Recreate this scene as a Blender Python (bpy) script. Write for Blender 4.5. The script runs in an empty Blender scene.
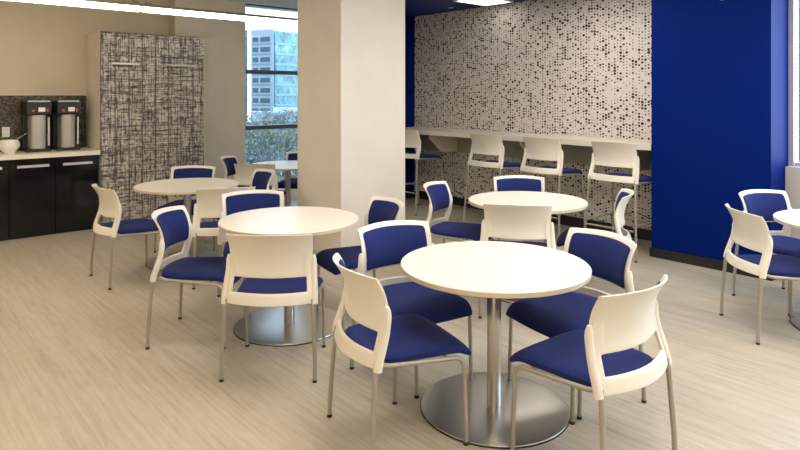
import bpy, bmesh, math, random
from mathutils import Vector, Matrix
C = bpy.context.scene.collection
PI = math.pi
CA, SA = .6600, .7513            # the room's axes as the camera sees them
def W(r, d):                     # right / ahead of the viewpoint -> room X, Y
    return (CA*d + SA*r, SA*d - CA*r)

# ------------------------------------------------------------------ materials
def mat(name, col, rough=.5, metal=0, spec=.5, emit=None, es=0, coat=0):
    m = bpy.data.materials.new(name); m.use_nodes = True
    b = m.node_tree.nodes['Principled BSDF']
    b.inputs['Base Color'].default_value = (*col, 1)
    b.inputs['Roughness'].default_value = rough
    b.inputs['Metallic'].default_value = metal
    b.inputs['Specular IOR Level'].default_value = spec
    b.inputs['Coat Weight'].default_value = coat
    if emit:
        b.inputs['Emission Color'].default_value = (*emit, 1)
        b.inputs['Emission Strength'].default_value = es
    return m
class NT:
    def __init__(s, m): s.t = m.node_tree; s.b = s.t.nodes['Principled BSDF']
    def n(s, kind, **kw):
        x = s.t.nodes.new(kind)
        for k, v in kw.items(): setattr(x, k, v)
        return x
    def l(s, a, b): s.t.links.new(a, b)
    def math(s, op, a, b=None, c=None):
        x = s.n('ShaderNodeMath', operation=op)
        for i, v in enumerate((a, b, c)):
            if v is None: continue
            if isinstance(v, (int, float)): x.inputs[i].default_value = v
            else: s.l(v, x.inputs[i])
        return x.outputs[0]
    def pos(s):
        g = s.n('ShaderNodeNewGeometry'); return g.outputs['Position']
    def obj(s):
        g = s.n('ShaderNodeTexCoord'); return g.outputs['Object']
    def mapping(s, v, scale=(1,1,1), loc=(0,0,0), rot=(0,0,0)):
        x = s.n('ShaderNodeMapping'); s.l(v, x.inputs['Vector'])
        x.inputs['Scale'].default_value = scale; x.inputs['Location'].default_value = loc
        x.inputs['Rotation'].default_value = rot
        return x.outputs[0]
    def noise(s, v, scale=5, detail=3, rough=.5, dist=0):
        x = s.n('ShaderNodeTexNoise'); s.l(v, x.inputs['Vector'])
        x.inputs['Scale'].default_value = scale; x.inputs['Detail'].default_value = detail
        x.inputs['Roughness'].default_value = rough; x.inputs['Distortion'].default_value = dist
        return x.outputs['Fac']
    def ramp(s, f, stops):
        x = s.n('ShaderNodeValToRGB'); s.l(f, x.inputs[0])
        e = x.color_ramp.elements
        while len(e) < len(stops): e.new(.5)
        for k, (p, c) in enumerate(stops): e[k].position = p; e[k].color = (*c, 1)
        return x.outputs[0]
    def mix(s, f, a, b):
        x = s.n('ShaderNodeMix', data_type='RGBA')
        for i, v in ((0, f), (6, a), (7, b)):
            if isinstance(v, (int, float)): x.inputs[i].default_value = v
            elif isinstance(v, tuple): x.inputs[i].default_value = (*v, 1)
            else: s.l(v, x.inputs[i])
        return x.outputs[2]
    def bump(s, f, strength=.2, dist=.01):
        x = s.n('ShaderNodeBump'); s.l(f, x.inputs['Height'])
        x.inputs['Strength'].default_value = strength; x.inputs['Distance'].default_value = dist
        s.l(x.outputs[0], s.b.inputs['Normal'])

M = {}
def painted(name, col, rough=.6, var=.03):
    m = mat(name, col, rough); t = NT(m)
    f = t.noise(t.pos(), 3.0, 4)
    c2 = tuple(min(1, c*(1+var)) for c in col); c1 = tuple(c*(1-var) for c in col)
    t.l(t.ramp(f, [(.3, c1), (.7, c2)]), t.b.inputs['Base Color'])
    t.bump(t.noise(t.pos(), 260, 2), .05, .002)
    return m
M['cream'] = painted('cream_paint', (.68, .63, .54))
M['wall_tan'] = painted('tan_paint', (.60, .52, .39))
M['grey_wall'] = painted('warm_grey_paint', (.62, .56, .48))
M['column'] = painted('column_paint', (.76, .71, .62))
M['ceiling'] = painted('ceiling_white', (.62, .60, .56))
M['blue'] = mat('blue_paint', (.0002, .0125, .135), .6, 0, .05)
M['navy'] = mat('navy_paint', (.002, .02, .15), .55, 0, .3)
M['black'] = mat('black_vinyl', (.012, .011, .010), .45)
M['white'] = painted('white_paint', (.75, .74, .71), .5)
M['sill'] = painted('sill_grey', (.55, .52, .49), .5)
M['counter'] = painted('cream_counter', (.80, .75, .65), .3)
M['bar_edge'] = painted('bar_laminate', (.72, .66, .56), .4)
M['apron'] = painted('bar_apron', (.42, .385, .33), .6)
M['gloss_black'] = mat('gloss_black_lacquer', (.004, .004, .005), .1, 0, .4)
M['dark_metal'] = mat('window_metal', (.10, .11, .14), .4, .6)
M['light_metal'] = mat('pale_window_metal', (.50, .48, .50), .35, .3)
M['plastic'] = mat('warm_white_plastic', (.76, .715, .63), .38)
M['plastic_dark'] = mat('black_plastic', (.012, .012, .012), .35)
M['white_plastic'] = mat('white_plastic', (.8, .78, .72), .35)
M['pendant'] = mat('pendant_diffuser', (.9, .9, .88), .5, emit=(1, .93, .80), es=7)
M['panel'] = mat('panel_diffuser', (.9, .9, .88), .5, emit=(1, .94, .88), es=13)
M['panel_warm'] = mat('panel_diffuser_warm', (.9, .9, .88), .5, emit=(1, .83, .61), es=14)
M['panel_dim'] = mat('panel_diffuser_low', (.9, .9, .9), .5, emit=(1, .95, .90), es=2.5)
M['panel_cool'] = mat('panel_diffuser_cool', (.9, .9, .9), .5, emit=(1, .94, .88), es=24)
M['casing'] = mat('lamp_casing', (.30, .27, .20), .5, .2)
M['chrome'] = mat('satin_handle', (.70, .68, .64), .3, .8)
M['red'] = mat('red_print', (.55, .05, .03), .4)
M['satin'] = mat('satin_steel_sheet', (.46, .44, .42), .5, .35)
M['spoon'] = mat('spoon_metal', (.25, .24, .22), .3, .9)

m = mat('leg_paint', (.40, .365, .31), .38, .45); M['leg'] = m

def fabric(name, c1, c2):
    m = mat(name, c1, .9, 0, .12); t = NT(m)
    f = t.noise(t.obj(), 420, 2)
    t.l(t.ramp(f, [(.35, c1), (.65, c2)]), t.b.inputs['Base Color'])
    t.b.inputs['Sheen Weight'].default_value = .04
    t.bump(f, .25, .002)
    return m
M['fabric'] = fabric('royal_blue_fabric', (.011, .018, .095), (.017, .027, .135))

m = mat('table_laminate', (.80, .74, .63), .32); M['table'] = m
t = NT(m); t.l(t.ramp(t.noise(t.obj(), 60, 4), [(.3, (.74, .69, .60)), (.7, (.78, .73, .64))]), t.b.inputs['Base Color'])
M['table_edge'] = mat('table_edge_band', (.62, .52, .38), .45)
m = mat('brushed_steel', (.58, .56, .53), .32, 1); M['steel'] = m
t = NT(m); f = t.noise(t.mapping(t.obj(), (1, 60, 1)), 8, 4)
t.l(t.math('MULTIPLY_ADD', f, .05, .26), t.b.inputs['Roughness'])

# floor: pale strand vinyl running along Y
m = mat('strand_floor', (.6, .5, .38), .42, 0, .4); M['floor'] = m
t = NT(m); p = t.pos()
f1 = t.noise(t.mapping(p, (26, 1.1, 1)), 1.6, 5, .6, .25)
f2 = t.noise(t.mapping(p, (7, .5, 1)), 1.3, 3, .5, .1)
sx = t.n('ShaderNodeSeparateXYZ'); t.l(p, sx.inputs[0])
br = t.n('ShaderNodeTexBrick'); t.l(t.mapping(p, (1, 1, 1), rot=(0, 0, PI/2)), br.inputs['Vector'])
br.inputs['Scale'].default_value = 1; br.inputs['Brick Width'].default_value = 1.2; br.inputs['Row Height'].default_value = .18
br.inputs['Mortar Size'].default_value = .0015; br.offset = .37
br.inputs['Color1'].default_value = (.35, .35, .35, 1); br.inputs['Color2'].default_value = (.65, .65, .65, 1); br.inputs['Mortar'].default_value = (.3, .3, .3, 1)
bw = t.n('ShaderNodeRGBToBW'); t.l(br.outputs['Color'], bw.inputs[0])
s = t.math('ADD', t.math('MULTIPLY', f1, .62), t.math('MULTIPLY', f2, .28))
f3 = t.noise(t.mapping(p, (22, 7, 1)), 1.1, 3, .6)
s = t.math('ADD', t.math('MULTIPLY', s, .8), t.math('ADD', t.math('MULTIPLY', f3, .18), t.math('MULTIPLY', bw.outputs[0], .12)))
t.l(t.ramp(s, [(.36, (.335, .285, .205)), (.5, (.43, .378, .288)), (.63, (.50, .446, .358))]), t.b.inputs['Base Color'])
t.bump(f1, .06, .003)

# dotted wall covering: rows of dots of random size
m = mat('dotted_wallcovering', (.5, .45, .4), .7); M['dots'] = m
t = NT(m); sx = t.n('ShaderNodeSeparateXYZ'); t.l(t.pos(), sx.inputs[0])
def dots(cell, seed, rmin, rmax, thr):
    u = t.math('DIVIDE', sx.outputs['Y'], cell); 
    cu = t.math('FLOOR', u)
    wn0 = t.n('ShaderNodeTexWhiteNoise', noise_dimensions='1D'); t.l(t.math('ADD', cu, seed), wn0.inputs['W'])
    v = t.math('ADD', t.math('DIVIDE', sx.outputs['Z'], cell*.92), wn0.outputs['Value'])
    cv = t.math('FLOOR', v)
    cb = t.n('ShaderNodeCombineXYZ'); t.l(cu, cb.inputs[0]); t.l(cv, cb.inputs[1]); cb.inputs[2].default_value = seed
    wn = t.n('ShaderNodeTexWhiteNoise', noise_dimensions='3D'); t.l(cb.outputs[0], wn.inputs['Vector'])
    du = t.math('SUBTRACT', t.math('FRACT', u), .5); dv = t.math('SUBTRACT', t.math('FRACT', v), .5)
    dist = t.math('SQRT', t.math('ADD', t.math('MULTIPLY', du, du), t.math('MULTIPLY', dv, dv)))
    rr = t.math('POWER', wn.outputs['Value'], thr)
    rad = t.math('MULTIPLY_ADD', rr, rmax-rmin, rmin)
    return t.math('MULTIPLY', t.math('GREATER_THAN', rad, dist), t.math('GREATER_THAN', wn.outputs['Value'], .32))
d1 = dots(.037, 3.0, .16, .50, 3.2)
base = t.ramp(t.noise(t.mapping(t.pos(), (1, 30, 1)), 2, 3), [(.3, (.63, .57, .525)), (.7, (.69, .63, .585))])
t.l(t.mix(d1, base, (.022, .015, .012)), t.b.inputs['Base Color'])

# tall cabinet fronts: charcoal hatch print
m = mat('hatch_print', (.4, .37, .36), .5); M['hatch'] = m
t = NT(m); p = t.pos(); sx = t.n('ShaderNodeSeparateXYZ'); t.l(p, sx.inputs[0])
v1 = t.noise(t.mapping(p, (60, 1, 2.8)), 1.3, 4, .7)
v2 = t.noise(t.mapping(p, (2.8, 1, 60), loc=(3, 0, 1)), 1.3, 4, .7)
v3 = t.noise(t.mapping(p, (16, 1, 16)), 1.6, 3, .6)
def lines(ax, period, width, nz):
    a = t.math('ABSOLUTE', t.math('SUBTRACT', t.math('FRACT', t.math('ADD', t.math('DIVIDE', sx.outputs[ax], period), nz)), .5))
    return t.math('LESS_THAN', a, width)
mn = t.math('MINIMUM', v1, v2)
hat = t.math('ADD', t.math('MULTIPLY', mn, .8), t.math('MULTIPLY', v3, .28))
col = t.ramp(hat, [(.41, (.04, .034, .044)), (.48, (.13, .115, .12)), (.54, (.50, .46, .43)), (.64, (.74, .69, .64))])
def sq(px, pz, ox, oz, h, w):
    fx = t.math('ABSOLUTE', t.math('SUBTRACT', t.math('FRACT', t.math('DIVIDE', t.math('SUBTRACT', sx.outputs['X'], ox), px)), .5))
    fz = t.math('ABSOLUTE', t.math('SUBTRACT', t.math('FRACT', t.math('DIVIDE', t.math('SUBTRACT', sx.outputs['Z'], oz), pz)), .5))
    mx = t.math('MAXIMUM', t.math('MULTIPLY', fx, px), t.math('MULTIPLY', fz, pz))
    return t.math('MULTIPLY', t.math('LESS_THAN', mx, h), t.math('GREATER_THAN', mx, h-w))
s1 = sq(.33, .58, 2.17, .62, .055, .013)
brk = t.math('GREATER_THAN', v3, .46)
l1 = t.math('MULTIPLY', lines('X', .163, .05, .0), t.math('GREATER_THAN', v1, .47))
l2 = t.math('MULTIPLY', lines('Z', .29, .02, .3), t.math('GREATER_THAN', v2, .46))
dk = t.math('MAXIMUM', s1, t.math('MAXIMUM', l1, l2))
t.l(t.mix(t.math('MULTIPLY', dk, .75), col, (.04, .032, .042)), t.b.inputs['Base Color'])

# backsplash mosaic
m = mat('mosaic', (.05, .04, .03), .3); M['mosaic'] = m
t = NT(m); vo = t.n('ShaderNodeTexVoronoi', distance='CHEBYCHEV'); t.l(t.mapping(t.pos(), (1, .01, 1)), vo.inputs['Vector'])
vo.inputs['Scale'].default_value = 60; vo.inputs['Randomness'].default_value = .25
bw = t.n('ShaderNodeRGBToBW'); t.l(vo.outputs['Color'], bw.inputs[0])
t.l(t.ramp(bw.outputs[0], [(.2, (.020, .014, .009)), (.6, (.055, .042, .026)), (.9, (.16, .13, .085))]), t.b.inputs['Base Color'])

# clear window glass: lets daylight in, keeps its reflections
m = bpy.data.materials.new('window_glass'); m.use_nodes = True; M['glass'] = m
nt = m.node_tree; nt.nodes.clear()
o = nt.nodes.new('ShaderNodeOutputMaterial'); mx = nt.nodes.new('ShaderNodeMixShader')
tr = nt.nodes.new('ShaderNodeBsdfTransparent'); gl = nt.nodes.new('ShaderNodeBsdfGlossy')
tr.inputs['Color'].default_value = (.88, .95, .97, 1); gl.inputs['Roughness'].default_value = .02
fr = nt.nodes.new('ShaderNodeLayerWeight'); fr.inputs['Blend'].default_value = .35
pw = nt.nodes.new('ShaderNodeMath'); pw.operation = 'POWER'; pw.inputs[1].default_value = 4; nt.links.new(fr.outputs['Facing'], pw.inputs[0])
pm = nt.nodes.new('ShaderNodeMath'); pm.operation = 'MULTIPLY_ADD'; pm.inputs[1].default_value = .35; pm.inputs[2].default_value = .03; nt.links.new(pw.outputs[0], pm.inputs[0])
nt.links.new(pm.outputs[0], mx.inputs[0]); nt.links.new(tr.outputs[0], mx.inputs[1]); nt.links.new(gl.outputs[0], mx.inputs[2])
nt.links.new(mx.outputs[0], o.inputs['Surface'])

# outside
M['facade'] = painted('pale_facade', (.40, .45, .52), .7)
M['facade_win'] = mat('facade_window', (.035, .09, .12), .3)
M['spandrel'] = mat('spandrel_panel', (.22, .28, .34), .6)
m = mat('teal_curtain_wall', (.1, .4, .5), .35); M['teal'] = m
t = NT(m)
f = t.noise(t.mapping(t.obj(), (.8, .8, .5)), .55, 5, .75)
t.l(t.ramp(f, [(.38, (.006, .035, .07)), (.46, (.025, .12, .16)), (.56, (.05, .20, .24)), (.70, (.22, .32, .34))]), t.b.inputs['Base Color'])
M['teal_band'] = mat('curtain_wall_band', (.08, .22, .26), .4)
M['bark'] = mat('bark', (.08, .08, .085), .9)
def leaf(name, a, b):
    m = mat(name, a, .8); t = NT(m); t.l(t.ramp(t.noise(t.obj(), 1.7, 3), [(.35, a), (.65, b)]), t.b.inputs['Base Color']); return m
M['leaf_grey'] = leaf('grey_green_foliage', (.085, .115, .11), (.15, .18, .165))
M['leaf_yellow'] = leaf('yellow_green_foliage', (.15, .165, .075), (.23, .24, .12))
M['ground'] = painted('outdoor_ground', (.09, .10, .095), .9, .3)

# ------------------------------------------------------------------ mesh helpers
def obj(name, bm, m, parent=None, smooth=True, loc=(0, 0, 0), rotz=0, bevel=0, sharp=40):
    if bevel:
        es = [e for e in bm.edges if len(e.link_faces) == 2 and e.calc_face_angle(0) > .6]
        bmesh.ops.bevel(bm, geom=es, offset=bevel, segments=2, affect='EDGES', profile=.5)
    bmesh.ops.recalc_face_normals(bm, faces=bm.faces[:])
    me = bpy.data.meshes.new(name); 
    if smooth:
        for f in bm.faces: f.smooth = True
        for e in bm.edges:
            if len(e.link_faces) == 2 and e.calc_face_angle(0) > math.radians(sharp): e.smooth = False
    bm.to_mesh(me); bm.free()
    for mm in (m if isinstance(m, (list, tuple)) else [m]): me.materials.append(mm)
    o = bpy.data.objects.new(name, me); C.objects.link(o)
    o.location = loc; o.rotation_euler = (0, 0, rotz)
    if parent: o.parent = parent
    return o
def box(bm, x0, x1, y0, y1, z0, z1, mi=0):
    vs = [bm.verts.new((x, y, z)) for z in (z0, z1) for (x, y) in ((x0, y0), (x1, y0), (x1, y1), (x0, y1))]
    for f in ((3, 2, 1, 0), (4, 5, 6, 7), (0, 1, 5, 4), (1, 2, 6, 5), (2, 3, 7, 6), (3, 0, 4, 7)):
        bm.faces.new([vs[i] for i in f]).material_index = mi
    return bm
def B(*a, **k): return box(bmesh.new(), *a, **k)
def lathe(bm, prof, n=32, c=(0, 0), flat=True):
    rings = []
    for (r, z) in prof:
        if r < 1e-6: rings.append([bm.verts.new((c[0], c[1], z))])
        else: rings.append([bm.verts.new((c[0]+r*math.cos(2*PI*i/n), c[1]+r*math.sin(2*PI*i/n), z)) for i in range(n)])
    for a, b in zip(rings, rings[1:]):
        for i in range(n):
            j = (i+1) % n
            if len(a) == 1 and len(b) == 1: continue
            if len(a) == 1: bm.faces.new((a[0], b[i], b[j]))
            elif len(b) == 1: bm.faces.new((a[i], a[j], b[0]))
            else: bm.faces.new((a[i], a[j], b[j], b[i]))
    return bm
def smooth_path(pts, r=.04, k=5):
    pts = [Vector(p) for p in pts]; out = [pts[0]]
    for a, b, c in zip(pts, pts[1:], pts[2:]):
        ra = min(r, (b-a).length*.45, (c-b).length*.45)
        p, q = b+(a-b).normalized()*ra, b+(c-b).normalized()*ra
        for i in range(k+1):
            s = i/k; out.append(p*(1-s)**2 + b*2*s*(1-s) + q*s*s)
    out.append(pts[-1]); return out
def tube(bm, pts, rad, n=10, rads=None):
    pts = [Vector(p) for p in pts]; rings = []
    t0 = (pts[1]-pts[0]).normalized()
    up = Vector((1, 0, 0)) if abs(t0.x) < .9 else Vector((0, 1, 0))
    nrm = (up - t0*up.dot(t0)).normalized()
    for i, p in enumerate(pts):
        t = (pts[min(i+1, len(pts)-1)] - pts[max(i-1, 0)]).normalized()
        nrm = (nrm - t*nrm.dot(t)).normalized(); bi = t.cross(nrm)
        rr = rads[i] if rads else rad
        rings.append([bm.verts.new(p + (nrm*math.cos(2*PI*k/n) + bi*math.sin(2*PI*k/n))*rr) for k in range(n)])
    for a, b in zip(rings, rings[1:]):
        for k in range(n): bm.faces.new((a[k], a[(k+1) % n], b[(k+1) % n], b[k]))
    bm.faces.new(rings[0][::-1]); bm.faces.new(rings[-1])
    return bm
def bake_subsurf(o, lv=1):
    md = o.modifiers.new('s', 'SUBSURF'); md.levels = lv
    dg = bpy.context.evaluated_depsgraph_get(); dg.update()
    me = bpy.data.meshes.new_from_object(o.evaluated_get(dg)); me.name = o.name
    o.modifiers.clear(); o.data = me
    for p in me.polygons: p.use_smooth = True
def tag(o, label=None, cat=None, group=None, kind=None):
    for k, v in (('label', label), ('category', cat), ('group', group), ('kind', kind)):
        if v: o[k] = v
    return o
def thing(name, label, cat, loc=(0, 0, 0), rotz=0, group=None):
    o = bpy.data.objects.new(name, None); C.objects.link(o); o.empty_display_size = .1
    o.location = loc; o.rotation_euler = (0, 0, rotz)
    return tag(o, label, cat, group)
def struct(name, bm, m, parent=None, label=None, **k):
    o = obj(name, bm, m, parent, **k)
    if not parent: o['kind'] = 'structure'
    if label: o['label'] = label
    return o
def dup(root, loc, rotz, label=None, group=None):
    r = root.copy(); C.objects.link(r); r.location = loc; r.rotation_euler = (0, 0, rotz)
    if label: r['label'] = label
    if group: r['group'] = group
    for ch in list(root.children):
        c = ch.copy(); C.objects.link(c); c.parent = r
        for g in ch.children:
            d = g.copy(); C.objects.link(d); d.parent = c
    return r

# ------------------------------------------------------------------ room shell
XR, YC, YW, YB = 6.57, 7.13, 8.57, 8.45      # dotted wall, blue nook end, kitchen wall, far window plane
ZC, ZS = 2.97, 2.84
XL, YN = -3.6, -3.4
struct('floor', B(XL-.2, XR+.2, YN-.2, YW+.2, -.12, 0), M['floor'], smooth=False, label='pale streaky wood-look vinyl floor')
struct('ceiling', B(XL-.2, XR+.2, YN-.2, YW+.2, ZC, ZC+.12), M['ceiling'], smooth=False, label='off-white ceiling')
struct('ceiling_soffit', B(4.9, XR, YN, YC, ZS, ZC), M['navy'], smooth=False, label='lowered navy blue ceiling over the bar counter')
struct('wall_right', B(XR, XR+.15, 1.95, YC+.12, 0, ZC), M['dots'], smooth=False, label='wall covered in small dark dots behind the bar counter')
struct('wall_end', B(5.6, XR, YC, YC+.12, 0, ZC), M['blue'], smooth=False, label='narrow blue wall at the far end of the bar counter')
struct('wall_return', B(5.6, 5.72, YC+.12, YW, 0, ZC), M['cream'], smooth=False)
struct('wall_far', B(XL, 3.25, YW, YW+.15, 0, ZC), M['wall_tan'], smooth=False, label='tan wall above the kitchenette counter')
struct('wall_pier', B(3.25, 4.30, 8.355, YW+.15, 0, ZC), M['grey_wall'], smooth=False, label='warm grey wall pier between tall cabinet and window')
struct('wall_left', B(XL-.15, XL, YN, YW+.15, 0, ZC), M['cream'], smooth=False)
struct('wall_near', B(XL, XR, YN-.15, YN, 0, ZC), M['cream'], smooth=False)
# big square column
cx0, cy0 = W(-.0956*6.0, 6.0)
struct('wall_column', B(cx0, cx0+.835, cy0, cy0+.79, 0, ZC), M['column'], smooth=False, bevel=.006, label='large cream square column in the middle of the room')
# blue pillar
struct('wall_blue_pillar', B(5.93, XR+.15, 1.89, 2.96, 0, ZS), M['blue'], smooth=False, label='deep blue pillar on the right')
bm = bmesh.new(); box(bm, 5.916, 5.93, 1.876, 2.974, 0, .088); box(bm, 5.93, XR, 1.876, 1.89, 0, .088); box(bm, 5.93, XR, 2.96, 2.974, 0, .088)
struct('baseboard_pillar', bm, M['black'], smooth=False, label='black baseboard around the blue pillar')
struct('baseboard_right', B(XR-.014, XR, 2.976, YC-.014, 0, .118), M['black'], smooth=False, label='black baseboard under the dotted wall')
struct('baseboard_end', B(5.72, XR-.014, YC-.014, YC, 0, .118), M['black'], smooth=False)
struct('baseboard_far', B(XL, .30, YW-.014, YW, 0, .1), M['black'], smooth=False)
struct('trim_1', B(XL+.2, 2.186, YW-.012, YW, .94, 1.6), M['mosaic'], smooth=False, label='dark brown mosaic backsplash')

# far window beside the column
w1 = thing('window_1', 'tall window beside the column with a view of a city tower', 'window', (4.30, 8.42, 0)); w1['kind'] = 'structure'; del w1['category']
obj('glass_pane', B(0, 1.30, .035, .041, .16, 2.95), M['glass'], w1, smooth=False)
bm = bmesh.new()
box(bm, 0, .012, 0, .08, .16, ZC); box(bm, 1.27, 1.30, 0, .08, .16, ZC)
box(bm, 0, 1.30, 0, .08, 2.955, ZC)
obj('window_frame', bm, M['dark_metal'], w1, smooth=False)
obj('mullion', B(.012, 1.27, -.005, .08, 1.925, 1.985), M['dark_metal'], w1, smooth=False)
obj('mullion', B(.012, 1.27, -.005, .08, 1.085, 1.145), M['dark_metal'], w1, smooth=False)
obj('window_sill', B(0, 1.30, -.09, .15, 0, .16), M['white'], w1, smooth=False)

# daylight windows along the right wall, nearest one touches the frame
bm = bmesh.new(); box(bm, 6.29, XR+.15, YN, 1.889, 0, .958)
struct('wall_right_sill', bm, M['sill'], smooth=False, bevel=.004, label='pale grey low wall below the right window')
struct('wall_right_header', B(6.36, XR+.15, YN, 1.889, 2.70, ZS), M['blue'], smooth=False)
w2 = thing('window_2', 'bright window at the right edge behind the pillar', 'window', (6.40, 0, 0)); w2['kind'] = 'structure'; del w2['category']
obj('glass_pane', B(.06, .066, YN, 1.845, .99, 2.66), M['glass'], w2, smooth=False)
bm = bmesh.new()
box(bm, -.03, .10, 1.845, 1.889, .958, 2.70)
box(bm, 0, .10, YN, YN+.05, .958, 2.70)
box(bm, 0, .10, YN, 1.845, .958, .99); box(bm, 0, .10, YN, 1.845, 2.66, 2.70)
obj('window_frame', bm, M['light_metal'], w2, smooth=False)
for y in (.55, -.75, -2.05):
    obj('mullion', B(0, .10, y-.025, y+.025, 1.0, 2.65), M['light_metal'], w2, smooth=False)

# ------------------------------------------------------------------ kitchenette
YF = 7.97
x0 = 2.17 - .4575*5
for k in range(5):
    a, b = x0+.4575*k, x0+.4575*(k+1)
    where = ['far left of the base run', 'second from the left of the base run', 'with its handle cut by the left edge of the photo', 'below the first coffee brewer', 'next to the patterned cabinet'][k]
    u = thing('base_cabinet', 'glossy black base cabinet '+where, 'cabinet', ((a+b)/2, YF+.3, 0), 0, 'glossy black base cabinets')
    obj('body', B(-.2265, .2265, -.28, .29, 0, .889), M['gloss_black'], u, smooth=False)
    d = obj('door', B(-.2255, .2255, -.30, -.281, .012, .882), M['gloss_black'], u, smooth=False, bevel=.002)
    bm = bmesh.new(); box(bm, -.158, .158, -.336, -.322, .790, .818)
    box(bm, -.15, -.14, -.327, -.30, .799, .808); box(bm, .14, .15, -.327, -.30, .799, .808)
    h = obj('handle', bm, M['chrome'], d, smooth=False, bevel=.002); h['label'] = 'satin metal bar handle'
bm = B(x0-.02, 2.186, YF-.025, YW-.013, .89, .94)
tag(obj('countertop', bm, M['counter'], bevel=.004, smooth=False), 'cream countertop on the glossy black base cabinets', 'countertop')
# tall patterned cabinets
for k, (a, b, y1) in enumerate(((2.192, 2.843, YW-.004), (2.845, 3.496, 8.35))):
    u = thing('tall_cabinet', ['left tall storage cabinet with black and grey hatched door, beside the countertop', 'right tall storage cabinet with black and grey hatched door, beside the grey pier'][k], 'cabinet', ((a+b)/2, YF, 0), 0, 'tall hatched cabinets')
    w = (b-a)/2
    obj('body', B(-w, w, .021, y1-YF, 0, 2.375), M['cream'], u, smooth=False)
    d = obj('door', B(-w+.003, w-.003, 0, .02, .01, 2.38), M['hatch'], u, smooth=False); d['label'] = 'hatched black and grey patterned door'
    xc = [(115.5+143.5)/2, (169+192)/2][k]; hx = [-.04, .0][k]
    bm = bmesh.new(); box(bm, hx-.165, hx+.165, -.036, -.022, 1.980, 2.002)
    box(bm, hx-.15, hx-.14, -.027, 0, 1.988, 1.997); box(bm, hx+.14, hx+.15, -.027, 0, 1.988, 1.997)
    obj('handle', bm, M['chrome'], d, smooth=False, bevel=.002)

def brewer(x, label):
    u = thing('coffee_brewer', label, 'coffee brewer', (x, 8.36, .94), 0, 'coffee brewers on the counter')
    obj('base', B(-.125, .125, -.17, .17, 0, .035), M['plastic_dark'], u, smooth=False, bevel=.008)
    obj('drip_tray', B(-.085, .085, -.185, -.172, .004, .026), M['plastic_dark'], u, smooth=False, bevel=.003)
    obj('back_column', B(-.12, .12, .07, .165, .036, .44), M['plastic_dark'], u, smooth=False, bevel=.01)
    bm = bmesh.new()          # rounded stainless server
    n = 20; prof = []
    for i in range(n+1):
        a = PI + PI*i/n; prof.append((.076*math.cos(a), -.12+.04*math.sin(a)))
    prof += [(.076, .068), (-.076, .068)]
    lo = [bm.verts.new((px, py, .037)) for px, py in prof]; hi = [bm.verts.new((px, py, .43)) for px, py in prof]
    for i in range(len(prof)): bm.faces.new((lo[i], lo[(i+1) % len(prof)], hi[(i+1) % len(prof)], hi[i]))
    bm.faces.new(lo[::-1]); bm.faces.new(hi)
    s = obj('server', bm, M['satin'], u); s['label'] = 'stainless steel server'
    bm = bmesh.new(); box(bm, .094, .112, -.15, -.12, .07, .40)
    obj('side_rail', bm, M['steel'], u, smooth=False)
    h = obj('head', B(-.125, .125, -.175, .165, .445, .585), M['plastic_dark'], u, smooth=False, bevel=.012)
    obj('top_lid', B(-.115, .115, -.165, .155, .586, .598), M['steel'], u, smooth=False)
    obj('label_plate', B(-.01, .06, -.180, -.1755, .47, .52), M['white_plastic'], h, smooth=False)
    obj('indicator', B(-.075, -.045, -.180, -.1755, .468, .495), M['red'], h, smooth=False)
    obj('switch', B(.075, .095, -.182, -.1755, .465, .505), M['red'], h, smooth=False)
    return u
brewer(1.59, 'left coffee brewer with steel front, nearer the white bowl')
brewer(1.905, 'right coffee brewer with steel front, nearer the patterned cabinet')
b = thing('serving_bowl', 'round white bowl on the cream countertop below the outlet', 'bowl', (1.30, 8.26, .94))
obj('bowl_body', lathe(bmesh.new(), [(0, 0), (.055, 0), (.06, .012), (.095, .05), (.108, .09), (.100, .128), (.085, .15), (.078, .148), (.09, .12), (.095, .09), (0, .085)]), M['white_plastic'], b)
tag(obj('spoon', tube(bmesh.new(), [(1.30, 8.26, 1.032), (1.36, 8.25, 1.09), (1.47, 8.24, 1.16)], .006, 8), M['spoon']), 'dark spoon resting in the white bowl', 'spoon')
u = thing('wall_outlet', 'white power outlet plate on the dark mosaic backsplash', 'outlet', (1.314, YW-.012, 1.168))
obj('cover_plate', B(-.038, .038, -.006, 0, -.06, .06), M['white_plastic'], u, smooth=False, bevel=.002)
for z in (-.026, .026): obj('socket', B(-.016, .016, -.009, -.006, z-.014, z+.014), M['white'], u, smooth=False)

# linear pendant lamp, two runs end to end
def pendant(xa, xb, label):
    y, z = 6.9, 2.512
    u = thing('linear_pendant', label, 'ceiling lamp', ((xa+xb)/2, y, z), 0, 'linear pendant lamps')
    L = (xb-xa)/2
    obj('housing', B(-L, L, -.045, .045, .052, .082), M['casing'], u, smooth=False)
    bm = bmesh.new(); box(bm, -L+.01, L-.01, -.04, .04, 0, .052)
    obj('diffuser', bm, M['pendant'], u, smooth=False)
    for hx in (-L+.06, L-.06):
        obj('hanger', tube(bmesh.new(), [(hx, 0, .082), (hx, 0, ZC-z-.012)], .004, 6), M['chrome'], u)
        obj('bracket', B(hx-.03, hx+.03, -.02, .02, .082, .105), M['casing'], u, smooth=False)
    return u
xj = 2.32
pendant(xj-2.44, xj-.008, 'linear pendant lamp hanging over the black cabinets, left run')
pendant(xj+.008, xj+2.44, 'linear pendant lamp running past the window, right run')

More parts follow.
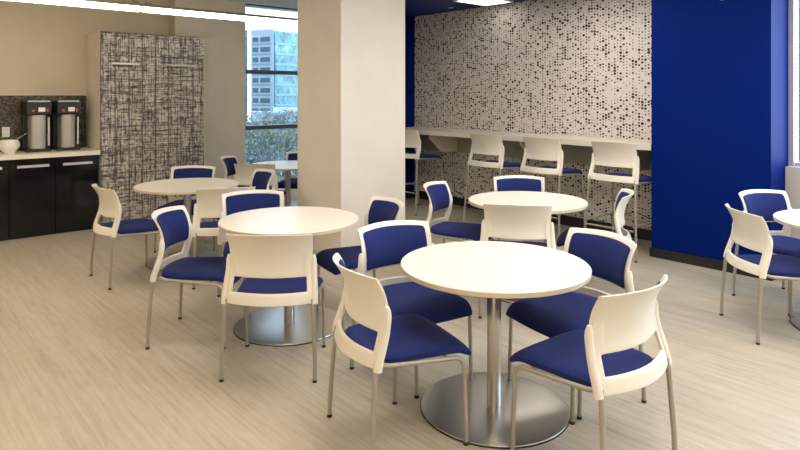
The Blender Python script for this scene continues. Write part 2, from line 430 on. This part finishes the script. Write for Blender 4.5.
# ceiling panels: the lamps that light the room
def panel(x, y, z, lx, ly, m, label, grp):
    u = thing('ceiling_light', label, 'ceiling light', (x, y, z), 0, grp)
    bm = bmesh.new()
    box(bm, -lx/2-.02, -lx/2, -ly/2-.02, ly/2+.02, -.02, 0); box(bm, lx/2, lx/2+.02, -ly/2-.02, ly/2+.02, -.02, 0)
    box(bm, -lx/2, lx/2, -ly/2-.02, -ly/2, -.02, 0); box(bm, -lx/2, lx/2, ly/2, ly/2+.02, -.02, 0)
    obj('frame', bm, M['white'], u, smooth=False)
    obj('diffuser', B(-lx/2, lx/2, -ly/2, ly/2, -.015, -.005), m, u, smooth=False)
for x, y in [(a, b) for a in (-.8, 2.2, 4.3) for b in (-2.0, .3, 2.6)] + [(-.8, 5.0), (.6, 6.2)]:
        panel(x, y, ZC, .6, 1.2, M['panel_warm'] if x < 1 else M['panel'], 'warm square ceiling panel light above the tables', 'ceiling panel lights out of frame')
panel(6.12, 5.32, ZS, .60, .44, M['panel_dim'], 'white panel light in the navy ceiling above the bar counter', 'bar ceiling lights')
for y in (3.7, .9, -1.2):
    panel(5.5, y, ZS, .60, .44, M['panel_cool'], 'panel light in the navy ceiling nearer the viewer', 'bar ceiling lights out of frame')
tag(obj('downlight', lathe(bmesh.new(), [(0, -.006), (.03, -.006), (.045, 0), (0, 0)], 20), M['white_plastic'], loc=(6.29, 6.07, ZS)), 'small round white fitting in the navy ceiling near the dotted wall', 'downlight')
tag(obj('wall_sensor', lathe(bmesh.new(), [(0, -.03), (.03, -.03), (.045, -.02), (.05, 0), (0, 0)], 20), M['white_plastic']), 'small white dome sensor high on the blue pillar', 'sensor')
s = bpy.data.objects['wall_sensor']; s.rotation_euler = (0, -PI/2, 0); s.location = (5.93, 2.29, 2.52); s.rotation_euler = (0, PI/2, 0)

# ------------------------------------------------------------------ bar counter
cn = thing('bar_counter', 'long cream bar counter along the dotted wall', 'counter', (6.26, 5.05, 0))
def rel(o, p=(6.26, 5.05)): o.location = (-p[0], -p[1], 0); return o
rel(obj('countertop', B(5.95, XR-.001, 2.976, YC-.001, 1.05, 1.11), M['bar_edge'], cn, smooth=False, bevel=.004))
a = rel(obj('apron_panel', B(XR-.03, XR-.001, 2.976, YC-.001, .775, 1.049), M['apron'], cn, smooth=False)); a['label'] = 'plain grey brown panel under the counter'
for y in (6.2, 4.62, 3.3):
    bm = bmesh.new()
    pr = [(5.99, 1.049), (6.54, 1.049), (6.54, .78), (6.22, .80), (5.99, 1.0)]
    A = [bm.verts.new((x, y-.012, z)) for x, z in pr]; Bv = [bm.verts.new((x, y+.012, z)) for x, z in pr]
    for i in range(5): bm.faces.new((A[i], A[(i+1) % 5], Bv[(i+1) % 5], Bv[i]))
    bm.faces.new(A[::-1]); bm.faces.new(Bv)
    rel(obj('bracket', bm, M['bar_edge'], cn, smooth=False))
cord = [(XR-.012, 3.75, .26), (XR-.012, 3.62, .235), (XR-.012, 3.45, .30), (XR-.012, 3.3, .24), (XR-.012, 3.0, .30)]
tag(obj('power_cord', tube(bmesh.new(), smooth_path(cord, .06), .005, 6), M['plastic_dark']), 'thin black cord hanging along the foot of the dotted wall', 'cord')

# ------------------------------------------------------------------ tables
def make_table():
    u = thing('round_table', 'x', 'table')
    R = .48
    obj('tabletop', lathe(bmesh.new(), [(0, .74), (R-.003, .74), (R, .737), (R, .735), (0, .735)], 96), M['table'], u)
    e = obj('edge_band', lathe(bmesh.new(), [(0, .7345), (R-.001, .7345), (R-.001, .716), (R-.005, .712), (0, .712)], 96), M['table_edge'], u)
    e['label'] = 'beige table edge'
    obj('pole', lathe(bmesh.new(), [(0, .013), (.036, .013), (.036, .70), (0, .70)], 28), M['steel'], u)
    obj('mounting_plate', lathe(bmesh.new(), [(0, .70), (.14, .70), (.14, .7115), (0, .7115)], 28), M['plastic_dark'], u)
    rim = obj('base_rim', lathe(bmesh.new(), [(.36, 0), (.379, 0), (.379, .005), (.36, .005)], 96), M['plastic_dark'], u); rim['label'] = 'thin black rim under the steel disc'
    obj('base', lathe(bmesh.new(), [(0, .0055), (.374, .0055), (.376, .007), (.374, .011), (.34, .0135), (0, .014)], 96), M['steel'], u)
    return u
tables = [
 ((.483, 3.17), 'round cream table in the foreground on a steel disc base'),
 ((-.772, 4.31), 'round cream table left of centre, in front of the big column'),
 ((1.046, 5.08), 'round white table in front of the dotted wall and bar stools'),
 ((-2.06, 5.98), 'round cream table in front of the patterned tall cabinets'),
 ((-1.40, 7.70), 'round white table beside the window behind the column'),
 ((3.10, 4.20), 'round table cut off by the right edge of the photo')]
t0 = make_table()
for i, ((r, d), lab) in enumerate(tables):
    x, y = W(r, d)
    if i == 0: t0.location = (x, y, 0); t0['label'] = lab; t0['group'] = 'round tables'
    else: dup(t0, (x, y, 0), .7*i, lab, 'round tables')

# ------------------------------------------------------------------ chairs
def interp(tab, z):
    if z <= tab[0][0]: return tab[0][1]
    for (a, va), (b, vb) in zip(tab, tab[1:]):
        if z <= b:
            s = (z-a)/(b-a); return va+(vb-va)*s
    return tab[-1][1]
SIDE = [(.43, -.222), (.47, -.213), (.52, -.196), (.58, -.178), (.64, -.168), (.70, -.172), (.76, -.193), (.80, -.215), (.83, -.236)]
CUR = [(.43, .064), (.6, .060), (.83, .078)]
HW = [(.43, .246), (.50, .244), (.60, .234), (.70, .236), (.83, .244)]
def back_pt(u, z, off=0):
    y = interp(SIDE, z) - interp(CUR, z)*(1-u*u)
    return Vector((u*interp(HW, z), y+off, z))
def make_seating(name, cat, dz, legs):
    u = thing(name, 'x', cat)
    # white shell: back panel, side uprights and lower crossbar, with the open slot
    us = [-1, -.985, -.93, -.865, -.85, -.80, -.6, -.3, 0, .3, .6, .80, .85, .865, .93, .985, 1]
    zs = [.43, .435, .475, .494, .50, .506, .535, .558, .564, .570, .60, .64, .68, .72, .76, .80, .822, .83]
    bm = bmesh.new(); F, K = {}, {}
    for i, a in enumerate(us):
        for j, z in enumerate(zs):
            zz = z
            if z > .8: zz = z - .012*a*a*(z-.8)/.03
            if z < .5: zz = z + .0*a
            p = back_pt(a, zz)
            post = abs(a) >= .85 and z < .70
            th = .014
            if post: th = .020
            elif z < .5: th = .020
            F[i, j] = bm.verts.new(p + Vector((0, 0, dz)))
            q = p + Vector((0, -th, 0))
            K[i, j] = bm.verts.new(q + Vector((0, 0, dz)))
    ni, nj = len(us)-1, len(zs)-1
    def hole(i, j): return 0 <= i < ni and 0 <= j < nj and us[i] >= -.866 and us[i+1] <= .866 and zs[j] >= .493 and zs[j+1] <= .571
    def solid(i, j): return 0 <= i < ni and 0 <= j < nj and not hole(i, j)
    for i in range(ni):
        for j in range(nj):
            if not solid(i, j): continue
            bm.faces.new((F[i, j], F[i+1, j], F[i+1, j+1], F[i, j+1]))
            bm.faces.new((K[i, j+1], K[i+1, j+1], K[i+1, j], K[i, j]))
            for di, dj, e in ((-1, 0, ((i, j), (i, j+1))), (1, 0, ((i+1, j+1), (i+1, j))), (0, -1, ((i+1, j), (i, j))), (0, 1, ((i, j+1), (i+1, j+1)))):
                if not solid(i+di, j+dj): bm.faces.new((F[e[0]], F[e[1]], K[e[1]], K[e[0]]))
    s = obj('back_shell', bm, M['plastic'], u); bake_subsurf(s, 2); s['label'] = 'warm white plastic back shell with open slot'
    for sx in (-1, 1):       # uprights: ribs on the outer rear edges, down to the rear legs
        pts, rr = [], []
        for k in range(13):
            z = .690 - (.690-.425)*k/12
            p = back_pt(sx*1.0, z) + Vector((sx*(.007+.003*min(1, k/4)), -.012, dz)); pts.append(p)
            rr.append([.009, .0155, .0165][k] if k < 3 else .0165+.003*k/12)
        obj('upright', tube(bmesh.new(), pts, .015, 12, rr), M['plastic'], u, sharp=70)
    # blue pad on the front of the backrest
    bm = bmesh.new(); n, mz = 12, 7; G, H = {}, {}
    for i in range(n+1):
        for j in range(mz+1):
            a = (-1+2*i/n)*.885; z = .582 + (.806-.582)*j/mz - (.010*a*a*j/mz)
            e = 0 if i in (0, n) or j in (0, mz) else 1
            G[i, j] = bm.verts.new(back_pt(a, z, .001) + Vector((0, 0, dz)))
            H[i, j] = bm.verts.new(back_pt(a*(1 if e else .995), z, .016 if e else .010) + Vector((0, 0, dz)))
    for i in range(n):
        for j in range(mz):
            bm.faces.new((G[i, j+1], G[i+1, j+1], G[i+1, j], G[i, j])); bm.faces.new((H[i, j], H[i+1, j], H[i+1, j+1], H[i, j+1]))
    for i in range(n):
        bm.faces.new((G[i, 0], G[i+1, 0], H[i+1, 0], H[i, 0])); bm.faces.new((H[i, mz], H[i+1, mz], G[i+1, mz], G[i, mz]))
    for j in range(mz):
        bm.faces.new((G[0, j+1], G[0, j], H[0, j], H[0, j+1])); bm.faces.new((G[n, j], G[n, j+1], H[n, j+1], H[n, j]))
    s = obj('back_pad', bm, M['fabric'], u); bake_subsurf(s, 1); s['label'] = 'royal blue upholstered back pad'
    # seat cushion
    bm = bmesh.new(); n, m_ = 12, 14; G, H = {}, {}
    for i in range(n+1):
        for j in range(m_+1):
            a = -1+2*i/n; s_ = j/m_
            y = -.205 + .475*s_
            hw = .220 + .028*min(1, s_*1.5)
            # rounded corners
            cf = max(0, (s_-.82)/.18); cr = max(0, (.16-s_)/.16)
            hw *= 1 - .10*cf**2 - .10*cr**2
            y2 = y + (.012*(1-a*a) if s_ > .5 else -.048*(1-a*a)*(1-2*s_))
            zt = .468 - .007*math.cos(a*PI/2)*(1 if .1 < s_ < .8 else .3)
            zt -= .060*max(0, (s_-.74)/.26)**2.2 + .007*abs(a)**6
            th = .042 if 0 < i < n else .034
            if j in (0, m_): th = .034
            zt2 = zt - (.006 if i in (0, n) else 0)
            H[i, j] = bm.verts.new((a*hw, y2, zt2+dz))
            G[i, j] = bm.verts.new((a*hw*.99, y2 - (.008 if j == m_ else 0), max(zt2-th, .388)+dz))
    for i in range(n):
        for j in range(m_):
            bm.faces.new((G[i, j+1], G[i+1, j+1], G[i+1, j], G[i, j])); bm.faces.new((H[i, j], H[i+1, j], H[i+1, j+1], H[i, j+1]))
    for i in range(n):
        bm.faces.new((G[i, 0], G[i+1, 0], H[i+1, 0], H[i, 0])); bm.faces.new((H[i, m_], H[i+1, m_], G[i+1, m_], G[i, m_]))
    for j in range(m_):
        bm.faces.new((G[0, j+1], G[0, j], H[0, j], H[0, j+1])); bm.faces.new((G[n, j], G[n, j+1], H[n, j+1], H[n, j]))
    s = obj('seat', bm, M['fabric'], u); bake_subsurf(s, 1); s['label'] = 'royal blue upholstered seat'
    # legs: front leg bends into the side rail under the seat
    for sx in (-1, 1):
        zf = .402+dz; foot_f = .245+legs*.02; foot_r = .262+legs*.02
        pf = [(sx*foot_f, .215+legs*.03, .012), (sx*.242, .205, zf), (sx*.222, -.17, .424+dz), (sx*.225, -.205, .44+dz)]
        l = obj('leg', tube(bmesh.new(), smooth_path(pf, .055, 6), .0105, 12), M['leg'], u)
        obj('glide', lathe(bmesh.new(), [(0, 0), (.013, 0), (.013, .014), (0, .014)], 14, (sx*foot_f, .215+legs*.03)), M['plastic_dark'], l)
        pr = [(sx*.245, -.235, .455+dz), (sx*.250, -.244, .39+dz), (sx*foot_r, -.262-legs*.03, .12), (sx*foot_r, -.266-legs*.03, .012)]
        l = obj('leg', tube(bmesh.new(), smooth_path(pr, .04, 4), .0115, 12), M['leg'], u)
        obj('glide', lathe(bmesh.new(), [(0, 0), (.013, 0), (.013, .014), (0, .014)], 14, (sx*foot_r, -.266-legs*.03)), M['plastic_dark'], l)
    obj('cross_rail', tube(bmesh.new(), [(-.23, .12, .412+dz), (.23, .12, .412+dz)], .008, 10), M['leg'], u)
    if dz:
        bm = bmesh.new(); z = .29; f = .228+.01; 
        def lx(y): return .252
        pts = [(-.252, .225, z), (.252, .225, z)]
        tube(bm, pts, .0095, 10)
        tube(bm, [(-.258, -.30, z), (.258, -.30, z)], .0095, 10)
        for sx in (-1, 1): tube(bm, [(sx*.252, .225, z+.04), (sx*.258, -.30, z+.04)], .0095, 10)
        obj('footrest', bm, M['leg'], u)
    return u

chairs = [
 # r, d, facing (deg), label
 (.003, 2.956, 26, "white chair with blue seat at the foreground table's front left, seen from behind"),
 (.828, 2.735, 128, "white chair with blue seat at the foreground table's front right, seen from behind"),
 (.915, 3.325, 208, "chair behind the right side of the foreground table, blue back pad facing the viewer"),
 (.078, 3.513, -60, "chair behind the left side of the foreground table, full blue back pad showing"),
 (-.733, 3.715, 89, "white chair seen squarely from behind with a shiny steel disc base behind its legs"),
 (-1.32, 4.15, -2, "chair in side view left of the left-centre table, its blue seat pointing right"),
 (-1.11, 4.74, -72, "chair behind the left-centre table, wide blue back pad facing the viewer"),
 (-.305, 4.46, 208, "chair tucked in at the right of the left-centre table, just before the column"),
 (.525, 5.33, -25, "chair at the left of the table by the dotted wall, turned to the right"),
 (1.125, 5.66, 268, "chair behind the table by the dotted wall, only its top showing above the tabletop"),
 (.885, 4.65, 79, "white chair from behind, in front of the table by the dotted wall"),
 (1.575, 5.05, 161, "chair seen edge-on right of the table by the dotted wall, near the blue pillar"),
 (-2.37, 5.46, 42, "leftmost chair in the room, from behind, in front of the black cabinets"),
 (-2.25, 6.50, 270, "chair behind the far left table, its blue pad against the patterned cabinets"),
 (-1.55, 5.44, 110, "white chair from behind at the near side of the far left table"),
 (-1.60, 6.25, 213, "chair right of the far left table, its dark blue pad turned to the left"),
 (-1.64, 7.28, 84, "white chair from behind, in front of the table by the far window"),
 (-1.93, 7.78, -4, "chair left of the window table, below the grey wall pier"),
 (-1.36, 8.25, 262, "chair behind the window table, partly hidden by the big column"),
 (2.585, 4.21, -4, "white chair from behind, left of the table at the right edge, before the blue pillar"),
 (3.0, 4.765, -72, "chair behind the table at the right edge, blue pad facing the viewer"),
]
ANG = math.degrees(math.atan2(CA, SA))
ch = make_seating('dining_chair', 'chair', 0, 0)
for i, (r, d, phi, lab) in enumerate(chairs):
    x, y = W(r, d); rz = math.radians(phi-ANG-90)
    if i == 0: ch.location = (x, y, 0); ch.rotation_euler = (0, 0, rz); ch['label'] = lab; ch['group'] = 'white chairs with blue seats at the round tables'
    else: dup(ch, (x, y, 0), rz, lab, 'white chairs with blue seats at the round tables')

stools = [
 (5.90, 3.235, 0, 'bar stool nearest the blue pillar, white back and dark blue seat'),
 (5.90, 4.10, 0, 'middle bar stool at the counter, second from the blue pillar'),
 (5.90, 4.91, 0, 'bar stool at the counter, third from the blue pillar'),
 (5.90, 6.34, 0, 'bar stool beside the column edge, turned a little, blue seat showing'),
 (5.93, 6.865, 0, 'farthest bar stool, pushed under the counter in the corner behind another stool'),
]
st = make_seating('bar_stool', 'bar stool', .315, 1)
for i, (x, y, a, lab) in enumerate(stools):
    rz = math.radians(a-90)
    if i == 0: st.location = (x, y, 0); st.rotation_euler = (0, 0, rz); st['label'] = lab; st['group'] = 'bar stools along the counter'
    else: dup(st, (x, y, 0), rz, lab, 'bar stools along the counter')

# ------------------------------------------------------------------ outside the far window
GZ = -14
o = struct('ground_outside', B(-60, 260, 12, 330, GZ-.5, GZ), M['ground'], smooth=False)
def out(px, d): return W((px-400)/617*d, d)
def tower(name, label, px0, px1, d0, d1, ztop, m, windows, right_teal):
    pass
# city tower: pale facade with paired windows turning the corner into teal glass
D = 200.0
ax, ay = out(251, D*1.02); bx, by = out(273.5, D); ex, ey = out(304, D*1.06)
ztop = 1.6 + 66.5*D/617
tw = thing('office_tower', 'pale tower with teal glass side seen through the window', 'building', (bx, by, GZ))
def wall_seg(bm, p, q, th, z0, z1, s0=0, s1=1):
    p, q = Vector(p), Vector(q); n = Vector((q-p).to_tuple()); n = Vector((n.y, -n.x)).normalized()
    a, b = p+(q-p)*s0, p+(q-p)*s1
    vs = [bm.verts.new((v.x, v.y, z)) for z in (z0, z1) for v in (a+n*th, b+n*th, b, a)]
    for f in ((3, 2, 1, 0), (4, 5, 6, 7), (0, 1, 5, 4), (1, 2, 6, 5), (2, 3, 7, 6), (3, 0, 4, 7)): bm.faces.new([vs[i] for i in f])
A2, B2, E2 = (ax-bx, ay-by), (0, 0), (ex-bx, ey-by)
nb = Vector((bx, by)).normalized()*14
bm = bmesh.new()
pts = [A2, B2, E2, (E2[0]+nb.x, E2[1]+nb.y), (A2[0]+nb.x, A2[1]+nb.y)]
lo = [bm.verts.new((*p, 0)) for p in pts]; hi = [bm.verts.new((*p, ztop-GZ)) for p in pts]
for i in range(5): bm.faces.new((lo[i], lo[(i+1) % 5], hi[(i+1) % 5], hi[i]))
bm.faces.new(lo[::-1]); bm.faces.new(hi)
obj('wall', bm, M['facade'], tw, smooth=False)
bm = bmesh.new(); wall_seg(bm, B2, E2, .4, 12, ztop-GZ-.6, .02, 1)
obj('glass_facade', bm, M['teal'], tw, smooth=False)
fl = 3.34
for k in range(9):
    zt = ztop-GZ-2.4-fl*k
    for s0, s1 in ((.10, .32), (.44, .84)):
        bm = bmesh.new(); wall_seg(bm, A2, B2, .25, zt-1.5, zt, s0, s1)
        obj('window', bm, M['facade_win'], tw, smooth=False)
    bm = bmesh.new(); wall_seg(bm, A2, B2, .12, zt-2.6, zt-2.05, .06, .9)
    obj('spandrel', bm, M['spandrel'], tw, smooth=False)
    bm = bmesh.new(); wall_seg(bm, B2, E2, .6, zt-2.6, zt-1.9, .02, 1)
    obj('facade_band', bm, M['teal_band'], tw, smooth=False)
def plain_tower(px0, px1, d, ytop, m, label, m2):
    a, b = out(px0, d), out(px1, d); n = Vector(a).normalized()*10; zt = 1.6+(95.5-ytop)*d/617
    u = thing('office_building', label, 'building', (*a, GZ))
    bm = bmesh.new(); pts = [(0, 0), (b[0]-a[0], b[1]-a[1]), (b[0]-a[0]+n.x, b[1]-a[1]+n.y), (n.x, n.y)]
    lo = [bm.verts.new((*p, 0)) for p in pts]; hi = [bm.verts.new((*p, zt-GZ)) for p in pts]
    for i in range(4): bm.faces.new((lo[i], lo[(i+1) % 4], hi[(i+1) % 4], hi[i]))
    bm.faces.new(lo[::-1]); bm.faces.new(hi)
    obj('wall', bm, m, u, smooth=False)
    for k in range(int((zt-GZ)/4)-1):
        z = zt-GZ-2.2-4*k
        bm = bmesh.new(); wall_seg(bm, (0, 0), pts[1], .3, z-1.6, z, .08, .92); obj('window_strip', bm, m2, u, smooth=False)
plain_tower(236, 247.5, 240, 30, M['teal_band'], 'narrow pale blue building at the left edge of the window view', M['facade_win'])
plain_tower(252, 300, 150, 112, M['facade'], 'low pale grey building at the foot of the tower, above the trees', M['spandrel'])

def tree(px, d, ytop, rad, ml, label, seed):
    rnd = random.Random(seed)
    x, y = out(px, d); zt = 1.6+(95.5-ytop)*d/617; h = zt-GZ
    u = thing('park_tree', label, 'tree', (x, y, GZ), 0, 'trees outside the window')
    bm = bmesh.new(); tube(bm, [(0, 0, 0), (.1, 0, h*.4), (0, .1, h*.9)], .2, 6, [.28, .2, .05]); tips = []
    for k in range(70):
        a = rnd.uniform(0, 2*PI); z0 = h*rnd.uniform(.45, .88); L = rad*rnd.uniform(.5, 1)*(1.2-abs(z0/h-.65))
        p0 = Vector((0, 0, z0)); p2 = p0+Vector((math.cos(a)*L, math.sin(a)*L, L*rnd.uniform(.2, .9)))
        p2.z = min(p2.z, h)
        p1 = (p0+p2)/2+Vector((0, 0, -.15*L))
        tube(bm, [p0, p1, p2], .03, 4, [.07, .045, .015]); tips += [(p1, p2)]
        for q in range(4):
            s = p1.lerp(p2, rnd.random()); e = s+Vector((rnd.uniform(-1, 1), rnd.uniform(-1, 1), rnd.uniform(.2, 1)))*L*.35
            e.z = min(e.z, h)
            tube(bm, [s, e], .02, 3, [.03, .01]); tips.append((s, e))
    obj('trunk', bm, M['bark'], u)
    bm = bmesh.new()
    for s, e in tips:
        for q in range(9):
            c = s.lerp(e, rnd.uniform(.2, 1.05))+Vector((rnd.gauss(0, .18), rnd.gauss(0, .18), rnd.gauss(0, .18)))
            v = [bm.verts.new(c+Vector((rnd.uniform(-.13, .13), rnd.uniform(-.13, .13), rnd.uniform(-.13, .13)))) for _ in range(3)]
            bm.faces.new(v)
    obj('foliage', bm, ml, u, smooth=False)
tl = ['grey green bare-branched tree', 'yellow green thin-leaved tree']
spec = [(255, 27, 150, 2.3, 0, 'nearest grey tree low in the window view, above the table'), (284, 34, 143, 2.5, 0, 'near grey green tree low in the window view, right of the middle'),
        (252, 41, 133, 3.0, 0, 'grey green tree at the left of the window view below the lower mullion'), (287, 49, 122, 3.2, 1, 'yellowish thin tree at the right of the window view'),
        (262, 58, 121, 3.6, 0, 'hazy grey tree farther off, left of the middle of the window view'), (298, 69, 112, 4.2, 0, 'hazy tree farther off beside the column edge'),
        (270, 84, 110, 4.8, 1, 'most distant yellow green tree, just above the lower mullion')]
for i, (px, d, yt, rd, k, lab) in enumerate(spec):
    tree(px, d, yt, rd, M['leaf_yellow'] if k else M['leaf_grey'], lab, 10+i)

# ------------------------------------------------------------------ world, camera, view
w = bpy.data.worlds.new('sky'); bpy.context.scene.world = w; w.use_nodes = True
bg = w.node_tree.nodes['Background']
g = w.node_tree.nodes.new('ShaderNodeTexCoord'); sp = w.node_tree.nodes.new('ShaderNodeSeparateXYZ'); rp = w.node_tree.nodes.new('ShaderNodeValToRGB')
w.node_tree.links.new(g.outputs['Generated'], sp.inputs[0]); w.node_tree.links.new(sp.outputs['Z'], rp.inputs[0]); 
wn = w.node_tree; nn = wn.nodes.new('ShaderNodeVectorMath'); nn.operation = 'DOT_PRODUCT'     # bright hazy side of the sky, beyond the right-hand windows
nn.inputs[1].default_value = Vector((.84, -.50, .22)).normalized(); wn.links.new(g.outputs['Generated'], nn.inputs[0])
mr = wn.nodes.new('ShaderNodeMapRange'); mr.interpolation_type = 'SMOOTHSTEP'; wn.links.new(nn.outputs['Value'], mr.inputs['Value'])
mr.inputs['From Min'].default_value = .25; mr.inputs['From Max'].default_value = .95; mr.inputs['To Min'].default_value = 2.4; mr.inputs['To Max'].default_value = 8.5
wn.links.new(mr.outputs['Result'], bg.inputs['Strength'])
w.node_tree.links.new(rp.outputs[0], bg.inputs['Color'])
rp.color_ramp.elements[0].position = 0; rp.color_ramp.elements[0].color = (.86, .94, 1, 1)
rp.color_ramp.elements[1].position = .7; rp.color_ramp.elements[1].color = (.45, .68, 1, 1)
bg.inputs['Strength'].default_value = 2.4

cam = bpy.data.cameras.new('camera'); co = bpy.data.objects.new('camera', cam); C.objects.link(co)
co.location = (0, 0, 1.6); co.rotation_euler = (PI/2, 0, -math.atan2(CA, SA))
cam.sensor_width = 36; cam.lens = 617/800*36; cam.shift_y = -129.5/800; cam.clip_end = 600; cam.clip_start = .05
sc = bpy.context.scene; sc.camera = co
sc.view_settings.view_transform = 'Standard'; sc.view_settings.look = 'None'
sc.view_settings.exposure = .18; sc.view_settings.gamma = 1; sc.view_settings.use_curve_mapping = False
sc.cycles.use_denoising = True; sc.cycles.max_bounces = 8; sc.cycles.diffuse_bounces = 5
sc.cycles.sample_clamp_indirect = 6; sc.cycles.caustics_reflective = False
